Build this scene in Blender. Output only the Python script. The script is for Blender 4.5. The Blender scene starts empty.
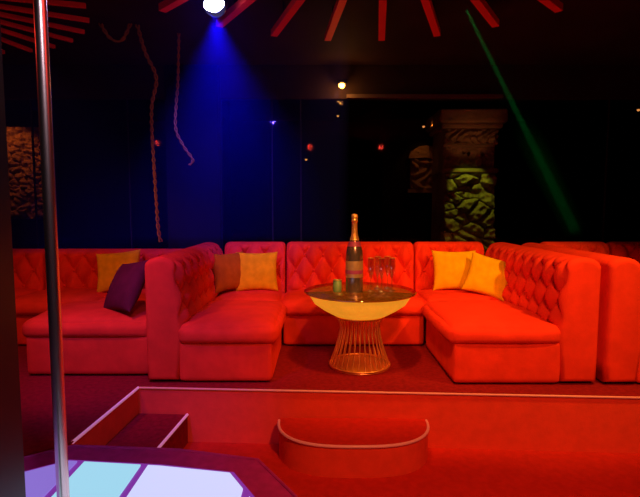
import bpy, bmesh, math, random
from mathutils import Vector, Matrix, noise
random.seed(4)
S=bpy.context.scene
S.view_settings.view_transform='Standard'
COL=S.collection
pi=math.pi

# ---------------- materials ----------------
def mat(name,c,rough=.6,metal=0,em=None,es=0,var=0,vscale=5,bump=0,bscale=40,sheen=0,spec=.5,trans=0,ior=1.45,c2=None):
    m=bpy.data.materials.new(name); m.use_nodes=True
    nt=m.node_tree; b=nt.nodes['Principled BSDF']
    b.inputs['Base Color'].default_value=(*c,1)
    b.inputs['Roughness'].default_value=rough
    b.inputs['Metallic'].default_value=metal
    b.inputs['Specular IOR Level'].default_value=spec
    b.inputs['Transmission Weight'].default_value=trans
    b.inputs['IOR'].default_value=ior
    if sheen:
        b.inputs['Sheen Weight'].default_value=sheen
        b.inputs['Sheen Roughness'].default_value=.4
        b.inputs['Sheen Tint'].default_value=(1,.06,.02,1)
    if em:
        b.inputs['Emission Color'].default_value=(*em,1); b.inputs['Emission Strength'].default_value=es
    tc=nt.nodes.new('ShaderNodeTexCoord')
    if var or c2:
        n=nt.nodes.new('ShaderNodeTexNoise'); n.inputs['Scale'].default_value=vscale; n.inputs['Detail'].default_value=5
        r=nt.nodes.new('ShaderNodeValToRGB')
        r.color_ramp.elements[0].position=.35; r.color_ramp.elements[1].position=.65
        lo=c2 if c2 else tuple(x*(1-var) for x in c)
        r.color_ramp.elements[0].color=(*lo,1); r.color_ramp.elements[1].color=(*c,1)
        nt.links.new(tc.outputs['Object'],n.inputs['Vector']); nt.links.new(n.outputs['Fac'],r.inputs['Fac'])
        nt.links.new(r.outputs['Color'],b.inputs['Base Color'])
    if bump:
        n=nt.nodes.new('ShaderNodeTexNoise'); n.inputs['Scale'].default_value=bscale; n.inputs['Detail'].default_value=4
        bp=nt.nodes.new('ShaderNodeBump'); bp.inputs['Strength'].default_value=bump; bp.inputs['Distance'].default_value=.02
        nt.links.new(tc.outputs['Object'],n.inputs['Vector']); nt.links.new(n.outputs['Fac'],bp.inputs['Height'])
        nt.links.new(bp.outputs['Normal'],b.inputs['Normal'])
    return m

M_VEL=mat('red_velvet',(.80,.042,.020),.75,var=.15,vscale=7,bump=.10,bscale=25,sheen=.2,spec=.04)
M_PLINTH=mat('black_plinth',(.03,.005,.005),.7)
M_CARPET=mat('carpet_red',(.55,.022,.014),.9,var=.15,vscale=20,bump=.3,bscale=150,spec=.05)
M_CARPETD=mat('carpet_dark',(.26,.010,.018),.9,var=.3,vscale=30,bump=.3,bscale=150,spec=.05)
M_RISER=mat('riser_red',(.80,.065,.04),.75,var=.10,vscale=12,bump=.1,bscale=90,spec=.1)
M_TRIM=mat('nosing_trim_glow',(.7,.25,.2),.4,em=(1,.2,.15),es=.08)  # faint emission stands in for warm light caught on the metal edge
M_TRIMC=mat('nosing_trim_cool_glow',(.7,.4,.6),.4,em=(.9,.3,.5),es=.3)  # pink emission stands in for stage light reflected by the nosing
M_WALL=mat('wall_dark',(.007,.004,.004),.7,var=.3,vscale=3,spec=.1)
M_CEIL=mat('ceiling_dark',(.022,.012,.010),.8,var=.3,vscale=2,spec=.1)
M_SLAT=mat('slat_red',(.65,.03,.02),.5,spec=.2)
M_BLACK=mat('black_gloss',(.006,.005,.008),.35)
M_MULL=mat('mullion_dark',(.015,.012,.015),.6,spec=.1)
M_GOLDP=mat('mustard_velvet',(.85,.46,.006),.8,var=.2,vscale=12,bump=.15,bscale=60,spec=.0)
M_PURP=mat('plum_velvet',(.12,.012,.028),.8,var=.2,vscale=12,bump=.15,bscale=60,spec=.05)
M_RUST=mat('rust_velvet',(.50,.13,.006),.8,var=.2,vscale=12,bump=.15,bscale=60,spec=.0)
M_BRASS=mat('brass',(.9,.55,.16),.32,metal=.85,var=.12,vscale=8)
M_BOWL=mat('gold_leaf_glow',(.90,.50,.07),.5,metal=.1,var=.55,vscale=9,bump=.35,bscale=22,em=(1,.38,.02),es=.62)  # amber emission stands in for light on the bowl; no lamp inside
M_COPPER=mat('copper_rod',(.9,.42,.16),.35,metal=.85)
M_POLE=mat('polished_pole',(.9,.7,.6),.30,metal=1)
M_STONE=mat('carved_stone',(.34,.22,.13),.85,var=.35,vscale=4,bump=.8,bscale=16)
M_LEDGE=mat('header_ledge_paint',(.06,.035,.022),.8)
M_BOTTLE=mat('dark_metallic_bottle',(.28,.20,.17),.22,spec=.8,metal=.8)
M_FOIL=mat('gold_foil',(.85,.5,.15),.3,metal=.7,bump=.3,bscale=50)
M_LABEL=mat('bottle_label',(.50,.32,.16),.35,metal=.5,var=.1,vscale=30)
M_LABELD=mat('bottle_label_plum',(.28,.04,.14),.4)
M_ROPE=mat('rope_gold',(.28,.13,.03),.8,bump=.4,bscale=80,spec=.1)
M_BULB=mat('bulb_warm',(1,.5,.1),.5,em=(1,.36,.04),es=25)
M_BULBS=mat('bulb_warm_small',(1,.5,.1),.5,em=(1,.40,.10),es=1.2)
M_LENS=mat('lens_violet',(.6,.5,1),.5,em=(.5,.45,1),es=40)
M_TEAL=mat('candle_glass',(.15,.25,.08),.2,em=(.2,.3,.08),es=.05)
M_TILE=mat('light_tile',(.06,.1,.12),.35,em=(.38,.75,.95),es=.9)
M_TILEP=mat('light_tile_pink',(.1,.1,.12),.35,em=(.62,.66,1),es=1.0)
M_TILEB=mat('light_tile_blue',(.05,.05,.12),.35,em=(.38,.24,.95),es=.65)
M_STAGE=mat('stage_rim',(.42,.02,.26),.6,var=.2,vscale=20,spec=.3)
M_DIV=mat('tile_divider',(.1,.03,.2),.4,em=(.35,.05,.6),es=.5)

def glossmix(name,tint,fac,rough):
    m=bpy.data.materials.new(name); m.use_nodes=True; nt=m.node_tree; nt.nodes.clear()
    o=nt.nodes.new('ShaderNodeOutputMaterial'); t=nt.nodes.new('ShaderNodeBsdfTransparent'); g=nt.nodes.new('ShaderNodeBsdfGlossy'); x=nt.nodes.new('ShaderNodeMixShader')
    t.inputs[0].default_value=(*tint,1); g.inputs['Roughness'].default_value=rough; g.inputs[0].default_value=(1,1,1,1)
    x.inputs[0].default_value=fac
    nt.links.new(t.outputs[0],x.inputs[1]); nt.links.new(g.outputs[0],x.inputs[2]); nt.links.new(x.outputs[0],o.inputs[0]); return m
M_PANE=glossmix('tinted_glass',(.75,.72,.72),.004,.03)
M_TOP=glossmix('smoked_tabletop',(.55,.42,.28),.35,.04)
M_GLASS=glossmix('clear_glass',(.86,.84,.82),.30,.10)

# ---------------- helpers ----------------
def obj(name,bm,m,parent=None,smooth=True):
    me=bpy.data.meshes.new(name); bmesh.ops.recalc_face_normals(bm,faces=bm.faces); bm.to_mesh(me); bm.free()
    if smooth:
        for p in me.polygons: p.use_smooth=True
    for mm in (m if isinstance(m,(list,tuple)) else [m]): me.materials.append(mm)
    o=bpy.data.objects.new(name,me); COL.objects.link(o)
    if parent: o.parent=parent
    return o
def empty(name,loc=(0,0,0),rz=0):
    e=bpy.data.objects.new(name,None); e.empty_display_size=.1; COL.objects.link(e); e.location=loc; e.rotation_euler=(0,0,rz); return e
def box(name,x0,x1,y0,y1,z0,z1,m,parent=None,bev=0):
    bm=bmesh.new(); bmesh.ops.create_cube(bm,size=1)
    for v in bm.verts:
        v.co=Vector((x0+(v.co.x+.5)*(x1-x0),y0+(v.co.y+.5)*(y1-y0),z0+(v.co.z+.5)*(z1-z0)))
    if bev: bmesh.ops.bevel(bm,geom=bm.edges[:],offset=bev,segments=3,affect='EDGES')
    return obj(name,bm,m,parent,smooth=False)
def prism(name,pts,z0,z1,m,parent=None):
    bm=bmesh.new(); b=[bm.verts.new((p[0],p[1],z0)) for p in pts]; t=[bm.verts.new((p[0],p[1],z1)) for p in pts]
    bm.faces.new(b[::-1]); bm.faces.new(t); n=len(pts)
    for i in range(n): bm.faces.new((b[i],b[(i+1)%n],t[(i+1)%n],t[i]))
    return obj(name,bm,m,parent,smooth=False)
def puffbox(name,x0,x1,y0,y1,z0,z1,r,puff,m,parent=None,n=18):
    bm=bmesh.new(); bmesh.ops.create_cube(bm,size=2)
    bmesh.ops.subdivide_edges(bm,edges=bm.edges[:],cuts=n,use_grid_fill=True)
    h=Vector(((x1-x0)/2,(y1-y0)/2,(z1-z0)/2)); c=Vector(((x0+x1)/2,(y0+y1)/2,(z0+z1)/2))
    for v in bm.verts:
        q=Vector([math.sin(pi/2*a) for a in v.co])
        p=Vector([q[i]*h[i] for i in range(3)])
        inn=Vector([max(-(h[i]-r),min(h[i]-r,p[i])) for i in range(3)])
        d=p-inn
        if d.length>1e-9: p=inn+d.normalized()*r
        fx=1-q.x**4; fy=1-q.y**4; fz=1-q.z**2
        if q.z>0: p.z+=puff*fx*fy*q.z
        p.y+=puff*.5*fx*fz*q.y; p.x+=puff*.5*fy*fz*q.x
        w=c+p
        p+=Vector((0,0,.010*noise.noise(w*6)))*(1 if q.z>0 else 0)
        v.co=c+p
    return obj(name,bm,m,parent)
def lathe(name,prof,m,parent=None,n=48,loc=(0,0,0)):
    bm=bmesh.new(); rings=[]
    for r,z in prof:
        if r<1e-6: rings.append([bm.verts.new((loc[0],loc[1],loc[2]+z))])
        else: rings.append([bm.verts.new((loc[0]+r*math.cos(2*pi*i/n),loc[1]+r*math.sin(2*pi*i/n),loc[2]+z)) for i in range(n)])
    for a,b in zip(rings,rings[1:]):
        for i in range(n):
            j=(i+1)%n
            if len(a)==1 and len(b)==1: continue
            if len(a)==1: bm.faces.new((a[0],b[i],b[j]))
            elif len(b)==1: bm.faces.new((a[i],a[j],b[0]))
            else: bm.faces.new((a[i],a[j],b[j],b[i]))
    return obj(name,bm,m,parent)
def curve(name,lines,r,m,parent=None,cyclic=False):
    cu=bpy.data.curves.new(name,'CURVE'); cu.dimensions='3D'; cu.bevel_depth=r; cu.bevel_resolution=3
    for pts in lines:
        s=cu.splines.new('POLY'); s.points.add(len(pts)-1)
        for i,p in enumerate(pts): s.points[i].co=(*p,1)
        s.use_cyclic_u=cyclic
    cu.materials.append(m); o=bpy.data.objects.new(name,cu); COL.objects.link(o)
    if parent: o.parent=parent
    return o
def smoothpath(pts,n=10):
    out=[]; P=[Vector(p) for p in pts]; P=[P[0]]+P+[P[-1]]
    for i in range(1,len(P)-2):
        for k in range(n):
            t=k/n; a,b,c,d=P[i-1],P[i],P[i+1],P[i+2]
            out.append(.5*((2*b)+(-a+c)*t+(2*a-5*b+4*c-d)*t*t+(-a+3*b-3*c+d)*t**3))
    out.append(P[-2]); return out

def backrest(name,L,H,T,m,parent,y0,zf=.36,dx=.20,dz=.17,A=.085,x0=0):
    """deep-buttoned back; front faces -y at y=y0; local x from x0 to x0+L"""
    dx=L/max(1,round(L/dx))
    prof=[]
    nf=int((H-zf-.07)/.012)
    for i in range(nf+1):
        z=zf+(H-.07-zf)*i/nf; prof.append((y0+.03-.05*(1-(z-zf)/(H-zf)),z,1))
    cx=y0+T/2+.015; rx=T/2-.015
    for i in range(1,14):
        a=pi-pi*i/14; prof.append((cx+rx*math.cos(a),H-.07+.07*math.sin(a),max(0,1-i*.16)))
    for i in range(7): prof.append((y0+T,(H-.07)-(H-.09)*i/6,0))
    prof.append((y0+.02,.02,0))
    np_=len(prof); cyy=y0+T/2; czz=H/2
    n=max(8,int(L/.013)); re=.05
    xs=[re*(1-math.cos(pi/2*i/6)) for i in range(6)]
    xs=xs+[re+(L-2*re)*i/n for i in range(n+1)]+[L-x for x in xs[::-1]]
    ZB=.50
    bm=bmesh.new(); rows=[]
    for x in xs:
        e=min(x,L-x); ins=0
        if e<re: ins=re-math.sqrt(max(0,re*re-(re-e)**2))
        row=[]
        for (y,z,w) in prof:
            d=0
            if w>0:
                zz=z-ZB
                p=x/dx+zz/(2*dz); q=x/dx-zz/(2*dz)
                s=abs(math.sin(pi*p)*math.sin(pi*q))**.5
                fade=max(0,min(1,(z-.44)/.05)); ef=min(1,e/.06)
                fo=s*fade+(1-fade)*.6
                d=A*(fo-.55)*w*ef
            yy=y-d
            yy=cyy+(yy-cyy)*(1-ins/(T/2)*.8); z2=czz+(z-czz)*(1-ins/(H/2)*.8)
            row.append(bm.verts.new((x0+x,yy,z2)))
        rows.append(row)
    for a,b in zip(rows,rows[1:]):
        for j in range(np_): bm.faces.new((a[j],a[(j+1)%np_],b[(j+1)%np_],b[j]))
    bm.faces.new(rows[0]); bm.faces.new(rows[-1][::-1])
    for p in range(-12,30):
        for q in range(-12,30):
            x=(p+q)/2*dx; z=ZB+(p-q)*dz
            if .05<x<L-.05 and .47<z<H-.05:
                y=y0+.03-.05*(1-(z-zf)/(H-zf))+A*.5
                bmesh.ops.create_icosphere(bm,subdivisions=2,radius=.015,matrix=Matrix.Translation((x0+x,y-.012,z)))
    return obj(name,bm,m,parent)

def pillow(name,loc,rot,m,w=.42,h=.42,t=.075):
    bm=bmesh.new(); n=22; g=[{},{}]
    for s in (0,1):
        for i in range(n+1):
            for j in range(n+1):
                if s==1 and (i in(0,n) or j in (0,n)): g[1][i,j]=g[0][i,j]; continue
                u=math.sin(pi/2*(2*i/n-1)); v=math.sin(pi/2*(2*j/n-1))
                x=u*w/2*(1-.09*(1-v*v)*u*u); z=v*h/2*(1-.09*(1-u*u)*v*v)
                th=t*((1-u**2)*(1-v**2))**.42
                th+=.010*noise.noise(Vector((u*3,v*3,s*5+loc[0])))*(1-u*u)*(1-v*v)
                g[s][i,j]=bm.verts.new((x,(th if s else -th),z))
    for s in (0,1):
        for i in range(n):
            for j in range(n):
                f=[g[s][i,j],g[s][i+1,j],g[s][i+1,j+1],g[s][i,j+1]]
                bm.faces.new(f if s==0 else f[::-1])
    o=obj(name,bm,m); o.location=loc; o.rotation_euler=rot; return o

# ---------------- room shell ----------------
FL=-.42; CZ=2.95
box('floor',-5,5,-2.5,9,FL-.1,FL,M_CARPET)
box('ceiling',-5,5,-2.5,9,CZ,CZ+.1,M_CEIL)
box('wall_left',-5.1,-5,-2.5,9,FL,CZ,M_WALL)
box('wall_right',5,5.1,-2.5,9,FL,CZ,M_WALL)
box('wall_back',-5,5,9,9.1,FL,CZ,M_WALL)
box('wall_front',-5,5,-2.6,-2.5,FL,CZ,M_WALL)

plat=[(-4.99,8.98),(-4.99,2.2),(-2.2,2.2),(-1.70,2.47),(-1.44,2.67),(-1.38,3.535),(4.99,3.20),(4.99,8.98)]
P=empty('lounge_platform')
prism('platform_core',plat,FL,-.012,M_RISER,P)
prism('platform_carpet',plat,-.012,0,M_CARPETD,P)
def strip(name,pts,r,m,z,parent): curve(name,[[ (x,y,z) for x,y in pts]],r,m,parent)
strip('nosing_front',[(-1.38,3.53),(4.98,3.195)],.008,M_TRIM,-.003,P)
strip('nosing_side',[(-1.375,3.53),(-1.435,2.68)],.010,M_TRIMC,-.003,P)

st=empty('side_step')
prism('step_body',[(-1.43,2.69),(-1.07,2.75),(-1.0,3.50),(-1.375,3.52)],FL,-.2,M_CARPETD,st)
strip('step_nosing',[(-1.07,2.75),(-1.0,3.5)],.010,M_TRIMC,-.2,st)

cx=.24; hw=.54; dp=.42; yb=3.44
arc=[(cx+hw,yb)]
for i in range(0,41):
    a=-pi*i/40; ca,sa=math.cos(a),math.sin(a)
    arc.append((cx+hw*math.copysign(abs(ca)**.72,ca),yb-.03-(dp-.03)*abs(sa)**.85))
arc.append((cx-hw,yb))
fs=empty('curved_step')
prism('step_body',arc,FL,-.212,M_RISER,fs)
prism('step_tread',arc,-.212,-.2,M_CARPET,fs)
strip('step_nosing',[(x,y-.002) for x,y in arc[1:-1]],.010,M_TRIM,-.204,fs)

# ---------------- dance stage ----------------
sg=empty('dance_stage')
stage=[(-1.40,2.63),(-.784,2.584),(-.334,2.478),(-.113,2.146),(0,1.7),(-.1,1.15),(-.45,.75),(-1,.6),(-1.6,.75),(-2.1,1.2),(-2.2,1.8),(-2.0,2.2),(-1.68,2.45)]
sc=Vector((-1.05,1.65))
def inset(k): return [((Vector(p)-sc)*(1-k/((Vector(p)-sc).length))+sc)[:] for p in stage]
prism('stage_body',stage,FL,0.0,M_STAGE,sg)
prism('stage_divider_plate',inset(.165),0.0,.004,M_DIV,sg)
curve('stage_edge',[[(x,y,.0) for x,y in stage]],.009,M_STAGE,sg,cyclic=True)
def clip(poly,axis,val,keep):
    out=[]; n=len(poly)
    for i in range(n):
        a,b=poly[i],poly[(i+1)%n]; da=(a[axis]-val)*keep; db=(b[axis]-val)*keep
        if da>=0: out.append(a)
        if da*db<0:
            t=da/(da-db); out.append((a[0]+(b[0]-a[0])*t,a[1]+(b[1]-a[1])*t))
    return out
base=inset(.19)
xsg=[-2.2,-1.62,-1.27,-.92,-.35,.1]; ysg=[.5,1.0,1.45,1.9,2.6]
k=0
for i in range(len(xsg)-1):
    for j in range(len(ysg)-1):
        p=clip(base,0,xsg[i]+.02,1)
        if p: p=clip(p,0,xsg[i+1]-.02,-1)
        if p: p=clip(p,1,ysg[j]+.016,1)
        if p: p=clip(p,1,ysg[j+1]-.016,-1)
        if len(p)>2:
            mm=M_TILE if i==2 else (M_TILEP if i>2 else M_TILEB)
            prism('tile_%d'%k,p,.004,.012,mm,sg); k+=1
pl=empty('dance_pole',(-1.01,1.8,0))
lathe('shaft',[(.0225,.0),(.0225,CZ)],M_POLE,pl,32)
lathe('base_flange',[(0.0,.035),(.04,.035),(.075,.02),(.08,.012),(0.08,.004),(0,.004)],M_POLE,pl,32)
lathe('ceiling_flange',[(0.0,CZ-.02),(.04,CZ-.03),(.075,CZ-.02),(.08,CZ-.005),(0,CZ)],M_POLE,pl,32)
bp=empty('black_post')
box('shaft',-1.10,-.905,1.22,1.42,.012,2.60,M_BLACK,bp,bev=.012)
box('cap',-1.12,-.895,1.20,1.44,2.60,2.64,M_BLACK,bp,bev=.01)

# ---------------- sofas ----------------
def sofa(name,loc,rz,L,Sd=.68,T=.27,H=.98,seats=1,m=M_VEL,back=True,sx0=0,sx1=None,backs=1,bx0=0):
    e=empty(name,loc,rz)
    sx1=sx1 or L
    puffbox('base',sx0+.01,sx1-.01,.0,Sd+.02,.012,.335,.03,0.004,m,e,12)
    w=(sx1-sx0)/seats
    for i in range(seats):
        puffbox('seat_cushion_%d'%(i+1),sx0+i*w-.012,sx0+(i+1)*w-.004,-.035,Sd+.03,.30,.455,.06,.045,m,e,18)
    if back:
        w=(L-bx0)/backs
        for i in range(backs): backrest('tufted_back_%d'%(i+1),w-.006,H,T,m,e,Sd,x0=bx0+i*w+.003)
    for i,(fx,fy) in enumerate(((sx0+.08,.08),(sx1-.08,.08),(sx0+.08,Sd-.05),(sx1-.08,Sd-.05))):
        box('foot_%d'%(i+1),fx-.03,fx+.03,fy-.03,fy+.03,0,.02,M_PLINTH,e)
    return e
sofa('booth_sofa',(-.37,3.60,0),pi/2,1.70,.70,.27,.98,1,sx0=0,sx1=.97)
sofa('booth_sofa',(1.02,5.30,0),-pi/2,1.74,.80,.30,.98,1,sx0=.73,sx1=1.74)
sofa('booth_sofa',(-.37,4.60,0),0,1.40,.58,.25,.98,1,backs=1)
sofa('corner_sofa',(-1.05,4.60,0),0,.67,.58,.25,.98,1)
sofa('corner_sofa',(1.04,4.60,0),0,.76,.58,.25,.98,1)
sofa('booth_sofa',(-2.36,4.95,0),-pi/2,1.2,.98,.2,.5,1,back=False,sx0=.4,sx1=1.2)
sofa('booth_sofa',(-3.02,4.60,0),0,1.68,.60,.25,.90,2)
sofa('booth_sofa',(-3.9,4.60,0),0,.86,.60,.25,.90,1)
sofa('booth_sofa',(-3.05,3.75,0),pi/2,.7,.66,.25,.5,1,back=False)
sofa('booth_sofa',(3.16,3.55,0),pi/2,1.70,.72,.27,.98,1,sx0=0,sx1=1.0)
sofa('booth_sofa',(2.45,4.60,0),0,.72,.58,.25,.98,1)
sofa('booth_sofa',(3.19,4.60,0),0,1.2,.58,.25,.98,1)

pillow('throw_pillow',(-.66,4.99,.69),(-.30,0,.12),M_GOLDP,.44,.42)
pillow('throw_pillow',(-.93,4.90,.70),(-.2,0,.85),M_RUST,.42,.40)
pillow('throw_pillow',(1.41,5.00,.70),(-.30,0,-.06),M_GOLDP,.46,.43)
pillow('throw_pillow',(1.69,4.76,.67),(-.42,.25,-.35),M_GOLDP,.44,.42)
pillow('throw_pillow',(-2.12,5.02,.69),(-.35,-.1,.1),M_GOLDP,.46,.43)
pillow('throw_pillow',(-1.64,4.02,.69),(-.5,-.15,-.75),M_PURP,.50,.46,.09)

# ---------------- table ----------------
tb=empty('cocktail_table',(.34,4.05,0))
R=.475
lathe('glass_top',[(0,.652),(R-.004,.652),(R,.648),(R,.642),(R-.004,.638),(0,.638)],M_TOP,tb,72)
bowl=[(R-.03,.632),(R-.05,.605),(.39,.55),(.32,.50),(.25,.46),(.19,.435),(0,.428)]
inner=[(0,.436),(.185,.443),(.245,.468),(.315,.508),(.385,.558),(R-.058,.607),(R-.04,.634),(R-.03,.632)]
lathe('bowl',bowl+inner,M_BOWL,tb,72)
rods=[]
for i in range(30):
    a=2*pi*i/30; l=[]
    for k2 in range(13):
        t=k2/12; z=.02+t*.43; r=.255-.09*math.sin(min(1,t*1.15)*pi/2)+.045*max(0,t-.8)/.2
        aa=a+.10*t
        l.append((r*math.cos(aa),r*math.sin(aa),z))
    rods.append(l)
curve('rods',rods,.0055,M_COPPER,tb)
for nm,r,z in (('ring_base',.258,.018),('ring_top',.21,.436)):
    curve(nm,[[(r*math.cos(2*pi*i/48),r*math.sin(2*pi*i/48),z) for i in range(48)]],.009,M_COPPER,tb,cyclic=True)
lathe('foot_disc',[(0,.012),(.25,.012),(.26,.006),(.26,0),(0,0)],M_COPPER,tb)
TZ=.652
bt=empty('champagne_bottle',(.285,3.96,TZ))
lathe('body',[(0,.012),(.05,.0),(.068,.004),(.072,.02),(.072,.30),(.069,.34),(.055,.39),(.036,.44),(.026,.48),(.023,.50)],M_BOTTLE,bt)
lathe('foil',[(.040,.435),(.0275,.48),(.0245,.50),(.0225,.56),(.023,.585),(.028,.588),(.028,.60),(.024,.605),(.027,.625),(.025,.645),(.015,.652),(0,.653)],M_FOIL,bt)
lathe('shoulder_label',[(.0575,.385),(.0430,.425)],M_LABELD,bt)
lathe('label',[(.0728,.13),(.0730,.131),(.0730,.265),(.0728,.266)],M_LABEL,bt)
lathe('label_band',[(.0734,.16),(.0736,.161),(.0736,.19),(.0734,.191)],M_LABELD,bt)
for gx,gy in ((.43,4.02),(.52,4.0),(.61,4.03),(.50,4.14),(.59,4.16)):
    g=empty('champagne_flute',(gx,gy,TZ))
    lathe('glass',[(0,.0),(.034,.0),(.034,.003),(.006,.010),(.004,.02),(.004,.10),(.012,.125),(.026,.17),(.030,.21),(.027,.28)],M_GLASS,g,24)
    lathe('rim',[(.0265,.28),(.0275,.2815),(.0285,.28),(.0275,.2785),(.0265,.28)],M_FOIL,g,24)
cd=empty('candle_holder',(.145,3.98,TZ))
lathe('glass',[(0,.0),(.032,.0),(.036,.01),(.036,.10),(.032,.10),(.031,.015),(0,.013)],M_TEAL,cd,6)
lathe('candle',[(0,.016),(.026,.016),(.026,.05),(0,.052)],M_RUST,cd,20)
curve('rim',[[(.035*math.cos(pi*i/12),.035*math.sin(pi*i/12),.1) for i in range(24)]],.003,M_BRASS,cd,cyclic=True)

# ---------------- ceiling slats ----------------
def star(name,c,r0,r1,n,off,w=.055,h=.05,z=2.81):
    e=empty(name,c)
    bm=bmesh.new()
    for i in range(n):
        a=off+2*pi*i/n
        mtx=Matrix.Rotation(a,4,'Z')@Matrix.Translation(((r0+r1)/2,0,z))@Matrix.Diagonal((r1-r0,w,h,1))
        bmesh.ops.create_cube(bm,size=1,matrix=mtx)
    obj('slats',bm,M_SLAT,e,smooth=False)
    lathe('hub',[(0,z-.03),(r0+.05,z-.03),(r0+.05,z+.03),(0,z+.03)],M_SLAT,e)
    hg=[]
    for i in range(n):
        a=off+2*pi*i/n
        hg.append([((r1-.3)*math.cos(a),(r1-.3)*math.sin(a),z+.02),((r1-.3)*math.cos(a),(r1-.3)*math.sin(a),CZ)])
    curve('hangers',hg,.006,M_BLACK,e)
star('ceiling_slat_star',(.297,2.28,0),.25,2.0,27,pi/2-math.radians(6.7))
star('ceiling_slat_star',(-3.05,3.25,0),.2,1.4,30,.05,w=.03,h=.03)

# ---------------- back glass partition ----------------
gp=empty('glass_partition')
box('sill',-4.99,4.99,5.55,5.65,0.0,.80,M_WALL,gp)
box('header',-4.99,4.99,5.53,5.67,2.58,CZ-.002,M_CEIL,gp)
for x in (-3.3,-2.2,-.55,-.22,3.3):
    box('mullion',x-.006,x+.006,5.585,5.615,.80,2.58,M_MULL,gp)
box('pane',-4.99,4.99,5.597,5.603,.80,2.58,M_PANE,gp)
box('header_ledge',.3,2.05,5.49,5.528,2.58,2.62,M_LEDGE,gp)
cl=empty('square_column')
box('shaft',-1.75,-1.12,5.5,6.1,0.001,CZ-.002,mat('column_dark',(.004,.004,.007),.6,spec=.1),cl,bev=.02)
box('base_collar',-1.79,-1.08,5.47,6.14,0.001,.15,M_BLACK,cl,bev=.02)

def carved(name,x0,x1,y,z0,z1,depth,m,parent,seed=0,sc=9,cell=None,fn=None,res=.012):
    bm=bmesh.new(); nx=int((x1-x0)/res); nz=int((z1-z0)/res); g=[]
    for i in range(nx+1):
        r=[]
        for j in range(nz+1):
            x=x0+(x1-x0)*i/nx; z=z0+(z1-z0)*j/nz
            if fn: d=fn(x-x0,z-z0)
            else:
                d=noise.noise(Vector((x*sc+seed,z*sc,seed)))+.5*noise.noise(Vector((x*sc*2.3,z*sc*2.3,seed+3)))
                if cell: d=.6*d+.9*abs(math.sin(pi*(x-x0)/cell))*abs(math.sin(pi*(z-z0)/cell))
                d*=1.6
            e=min(i,nx-i,j,nz-j)
            d=max(-.6,min(.9,d)) if e>0 else -1
            r.append(bm.verts.new((x,y-depth*(d+.6),z)))
        g.append(r)
    for i in range(nx):
        for j in range(nz): bm.faces.new((g[i][j],g[i+1][j],g[i+1][j+1],g[i][j+1]))
    return obj(name,bm,m,parent,smooth=False)
def boulders(x,z):
    best=9; sec=9
    gx,gz=x/.20,z/.15
    for a in range(int(gx)-1,int(gx)+3):
        for b in range(int(gz)-1,int(gz)+3):
            r=noise.cell(Vector((a*1.7+.5,b*2.3+.5,3.5))); r2=noise.cell(Vector((a*2.9+.5,b*1.3+.5,8.5)))
            d=math.hypot(gx-a-r*.8,gz-b-r2*.8)
            if d<best: sec=best; best=d
            elif d<sec: sec=d
    e=min(1,(sec-best)*2.2)
    return -.6+1.3*e**.6+.35*noise.noise(Vector((x*16,z*16,4)))
def swirl(x,z):
    a=math.sin(x*38+3*math.sin(z*22))*math.cos(z*34+2.5*math.sin(x*17))
    return a*.8+.4*noise.noise(Vector((x*20,z*20,2)))
sp=empty('carved_stone_pillar')
box('core',1.60,2.26,6.3,6.9,0.001,2.60,M_STONE,sp)
box('capital_top',1.50,2.36,6.12,6.95,2.42,2.60,M_STONE,sp,bev=.02)
box('capital_step',1.54,2.32,6.17,6.92,2.36,2.42,M_STONE,sp,bev=.015)
carved('frieze',1.58,2.28,6.24,2.16,2.36,.06,M_STONE,sp,1,12,fn=swirl,res=.009)
carved('frieze_lower',1.60,2.26,6.30,1.88,2.14,.03,M_STONE,sp,5,10)
carved('rubble_relief',1.60,2.26,6.28,.5,1.80,.10,M_STONE,sp,fn=boulders,res=.01)
box('ledge',1.57,2.29,6.2,6.9,1.80,1.86,M_STONE,sp,bev=.015)
nr=empty('arched_relief_niche')
box('stub_wall',.9,1.58,7.0,7.3,0.001,2.62,M_WALL,nr)
carved('relief',1.30,1.72,6.97,1.62,2.06,.07,M_STONE,nr,fn=lambda x,z:swirl(x*.7,z*.7),res=.009)
arch=[(1.26,2.06),(1.30,2.16),(1.40,2.22),(1.51,2.24),(1.62,2.22),(1.72,2.16),(1.76,2.06)]
bm=bmesh.new(); a=[bm.verts.new((x,6.9,z)) for x,z in arch]; b=[bm.verts.new((x,7.0,z)) for x,z in arch]
bm.faces.new(a); bm.faces.new(b[::-1])
for i in range(7): bm.faces.new((a[i],a[(i+1)%7],b[(i+1)%7],b[i]))
obj('arch',bm,M_STONE,nr,False)
box('frame_bottom',1.26,1.76,6.9,7.0,1.57,1.62,M_STONE,nr)
rl=empty('carved_relief_panel')
box('backing',-4.6,-3.5,6.33,6.5,0.001,2.6,M_WALL,rl)
carved('relief',-4.55,-3.56,6.32,1.2,2.40,.07,M_STONE,rl,fn=lambda x,z:boulders(x*1.6,z*1.6)*.7+swirl(x,z)*.3,res=.014)

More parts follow.
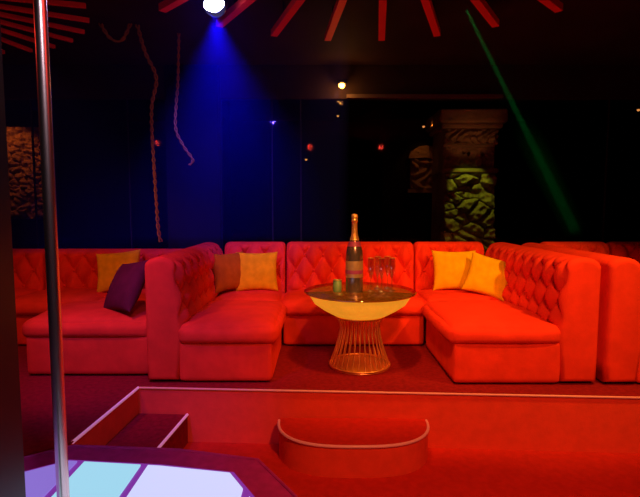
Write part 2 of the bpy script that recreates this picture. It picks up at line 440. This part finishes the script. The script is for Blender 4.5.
# ---------------- hanging ropes ----------------
def twisted(name,pts,r=.011,turn=24):
    path=smoothpath(pts,14); e=empty(name); lines=[]
    for s in (0,1):
        l=[]; acc=0
        for i,p in enumerate(path):
            if i: acc+=(p-path[i-1]).length
            a=acc*turn*2+s*pi
            l.append(p+Vector((math.cos(a)*r,math.sin(a)*r,math.sin(a)*r*.3)))
        lines.append(l)
    curve('strands',lines,r*.7,M_ROPE,e); return e
Y=4.3
twisted('hanging_rope',[(-1.90,Y,2.94),(-1.82,Y,2.82),(-1.72,Y,2.80),(-1.64,Y,2.94)])
twisted('hanging_rope',[(-1.58,Y,2.93),(-1.52,Y,2.7),(-1.43,Y,2.48),(-1.48,Y,2.2),(-1.47,Y,1.7),(-1.45,Y,1.2),(-1.43,Y,1.05)])
twisted('hanging_rope',[(-1.28,4.5,2.93),(-1.30,4.5,2.5),(-1.32,4.5,2.30),(-1.33,4.5,2.08),(-1.26,4.5,1.92),(-1.18,4.5,1.80),(-1.21,4.5,1.75)],.009)

# ---------------- lamps ----------------
def downlight(name,loc,r,m):
    e=empty(name,loc)
    lathe('bulb',[(0,-r),(r*.7,-r*.7),(r,0),(r*.7,r*.7),(0,r)],m,e,20)
    lathe('trim_ring',[(r*1.2,r*.3),(r*1.9,r*.4),(r*1.9,r*1.2),(r*1.2,r*1.2)],M_BLACK,e,24)
downlight('ceiling_downlight',(.24,5.42,2.70),.035,M_BULB)
for x,y,z in ((.27,7.4,2.74),(1.4,6.6,2.45),(3.9,6.0,2.55),(-4.4,6.6,2.72),(-.2,7.0,2.05)):
    downlight('ceiling_downlight',(x,y,z),.018,M_BULBS)
sl=empty('stage_spotlight',(-.74,3.48,2.77))
lathe('lens',[(0,-.03),(.05,-.025),(.072,0),(.05,.02),(0,.025)],M_LENS,sl,32).rotation_euler=(1.1,0,0)
o=lathe('housing',[(.075,-.01),(.08,.0),(.08,.06),(.05,.14),(0,.15)],M_BLACK,sl,32); o.rotation_euler=(-.9,0,0); o.location=(0,.03,0)
box('yoke',-.10,.10,.03,.05,.07,.175,M_BLACK,sl)

def spot(name,loc,target,ang,power,color,blend=.5,rad=.04):
    l=bpy.data.lights.new(name,'SPOT'); l.energy=power; l.color=color; l.spot_size=math.radians(ang); l.spot_blend=blend; l.shadow_soft_size=rad
    o=bpy.data.objects.new(name,l); COL.objects.link(o); o.location=loc
    o.rotation_euler=(Vector(target)-Vector(loc)).to_track_quat('-Z','Y').to_euler(); return o
WARM=(1,.38,.06)
spot('warm_wash_centre',(.4,2.9,2.78),(.4,4.7,.3),68,260,WARM,.6,.08)
spot('warm_wash_right',(2.6,2.6,2.78),(1.9,4.5,.3),62,290,(1,.48,.06),.6,.08)
spot('magenta_wash_left',(-2.2,2.6,2.78),(-2.0,4.5,.3),66,130,(1,.26,.10),.6,.08)
spot('red_floor_wash',(.9,.6,2.78),(1.0,3.2,-.3),66,370,(1,.30,.09),.7,.12)
spot('table_fill_spot',(.1,1.9,2.3),(.34,4.0,.55),15,60,(1,.6,.15),.6,.05)  # added spot without a fixture, brightens the bowl and table
spot('violet_spot',(-.74,3.53,2.70),(-1.0,5.3,1.5),62,650,(.06,.03,1),1.0,.03)
spot('violet_front_spot',(-1.5,1.7,2.7),(-1.4,3.7,.4),46,260,(.20,.04,1),.9,.08)
spot('pole_fill_spot',(-.25,.7,2.7),(-1.0,1.8,1.4),50,60,(.9,.75,1),.8,.10)  # unseen fill, added to put a highlight streak on the pole
spot('green_spot',(.93,3.37,2.80),(2.84,5.3,1.06),2.4,700,(.02,1,.30),.4,.01)
spot('pillar_green_spot',(1.8,5.75,2.35),(1.95,6.3,1.35),42,30,(.65,1,.05),.5,.02)
spot('niche_amber_spot',(1.5,6.5,2.5),(1.5,7.0,1.8),70,9,(1,.35,.05),.5,.02)
spot('relief_amber_spot',(-3.9,5.75,2.5),(-4.0,6.4,1.8),80,16,(1,.22,.03),.5,.02)
spot('capital_spot',(1.9,5.75,2.0),(1.9,6.3,2.4),80,2.6,(1,.4,.12),.5,.02)
pt=bpy.data.lights.new('downlight_glow','POINT'); pt.energy=4; pt.color=(1,.4,.1); pt.shadow_soft_size=.04
po=bpy.data.objects.new('downlight_glow',pt); COL.objects.link(po); po.location=(.24,5.36,2.62)
for i,(x,y) in enumerate(((-.2,1.6),(1.2,1.6),(-3.0,2.2))):
    pt=bpy.data.lights.new('slat_red_fill','POINT'); pt.energy=9 if i<2 else 4; pt.color=(1,.05,.03); pt.shadow_soft_size=.05  # added point lights, no fixture, to redden the slats from below
    po=bpy.data.objects.new('slat_red_fill',pt); COL.objects.link(po); po.location=(x,y,2.55)

def haze(name,dens,c):
    hm=bpy.data.materials.new(name); hm.use_nodes=True; nt=hm.node_tree; nt.nodes.clear()
    o=nt.nodes.new('ShaderNodeOutputMaterial'); v=nt.nodes.new('ShaderNodeVolumeScatter'); v.inputs['Density'].default_value=dens; v.inputs['Anisotropy'].default_value=.1
    v.inputs['Color'].default_value=(*c,1)
    nt.links.new(v.outputs[0],o.inputs['Volume']); return hm
box('stage_haze',-2.6,.20,3.3,5.46,1.03,2.93,haze('stage_haze_blue_tint',.06,(.04,.05,.95)))  # blue is put into the scatter colour, so warm light barely shows
a0=Vector((1.02,3.46,2.72)); a1=Vector((2.80,5.26,1.10)); ln=(a1-a0).length
gb=box('beam_haze',-.09,.09,-.09,.09,0,ln,haze('beam_haze_air',.12,(.03,.9,.4)))
gb.location=a0; gb.rotation_euler=(a1-a0).to_track_quat('Z','Y').to_euler()

w=bpy.data.worlds.new('World'); S.world=w; w.use_nodes=True
w.node_tree.nodes['Background'].inputs[0].default_value=(.02,.01,.015,1); w.node_tree.nodes['Background'].inputs[1].default_value=.3

cam=bpy.data.cameras.new('Camera'); cam.lens=27; cam.sensor_width=36; cam.clip_start=.05
co=bpy.data.objects.new('Camera',cam); COL.objects.link(co); co.location=(0,0,1.35); co.rotation_euler=(math.radians(85.2),0,0)
S.camera=co
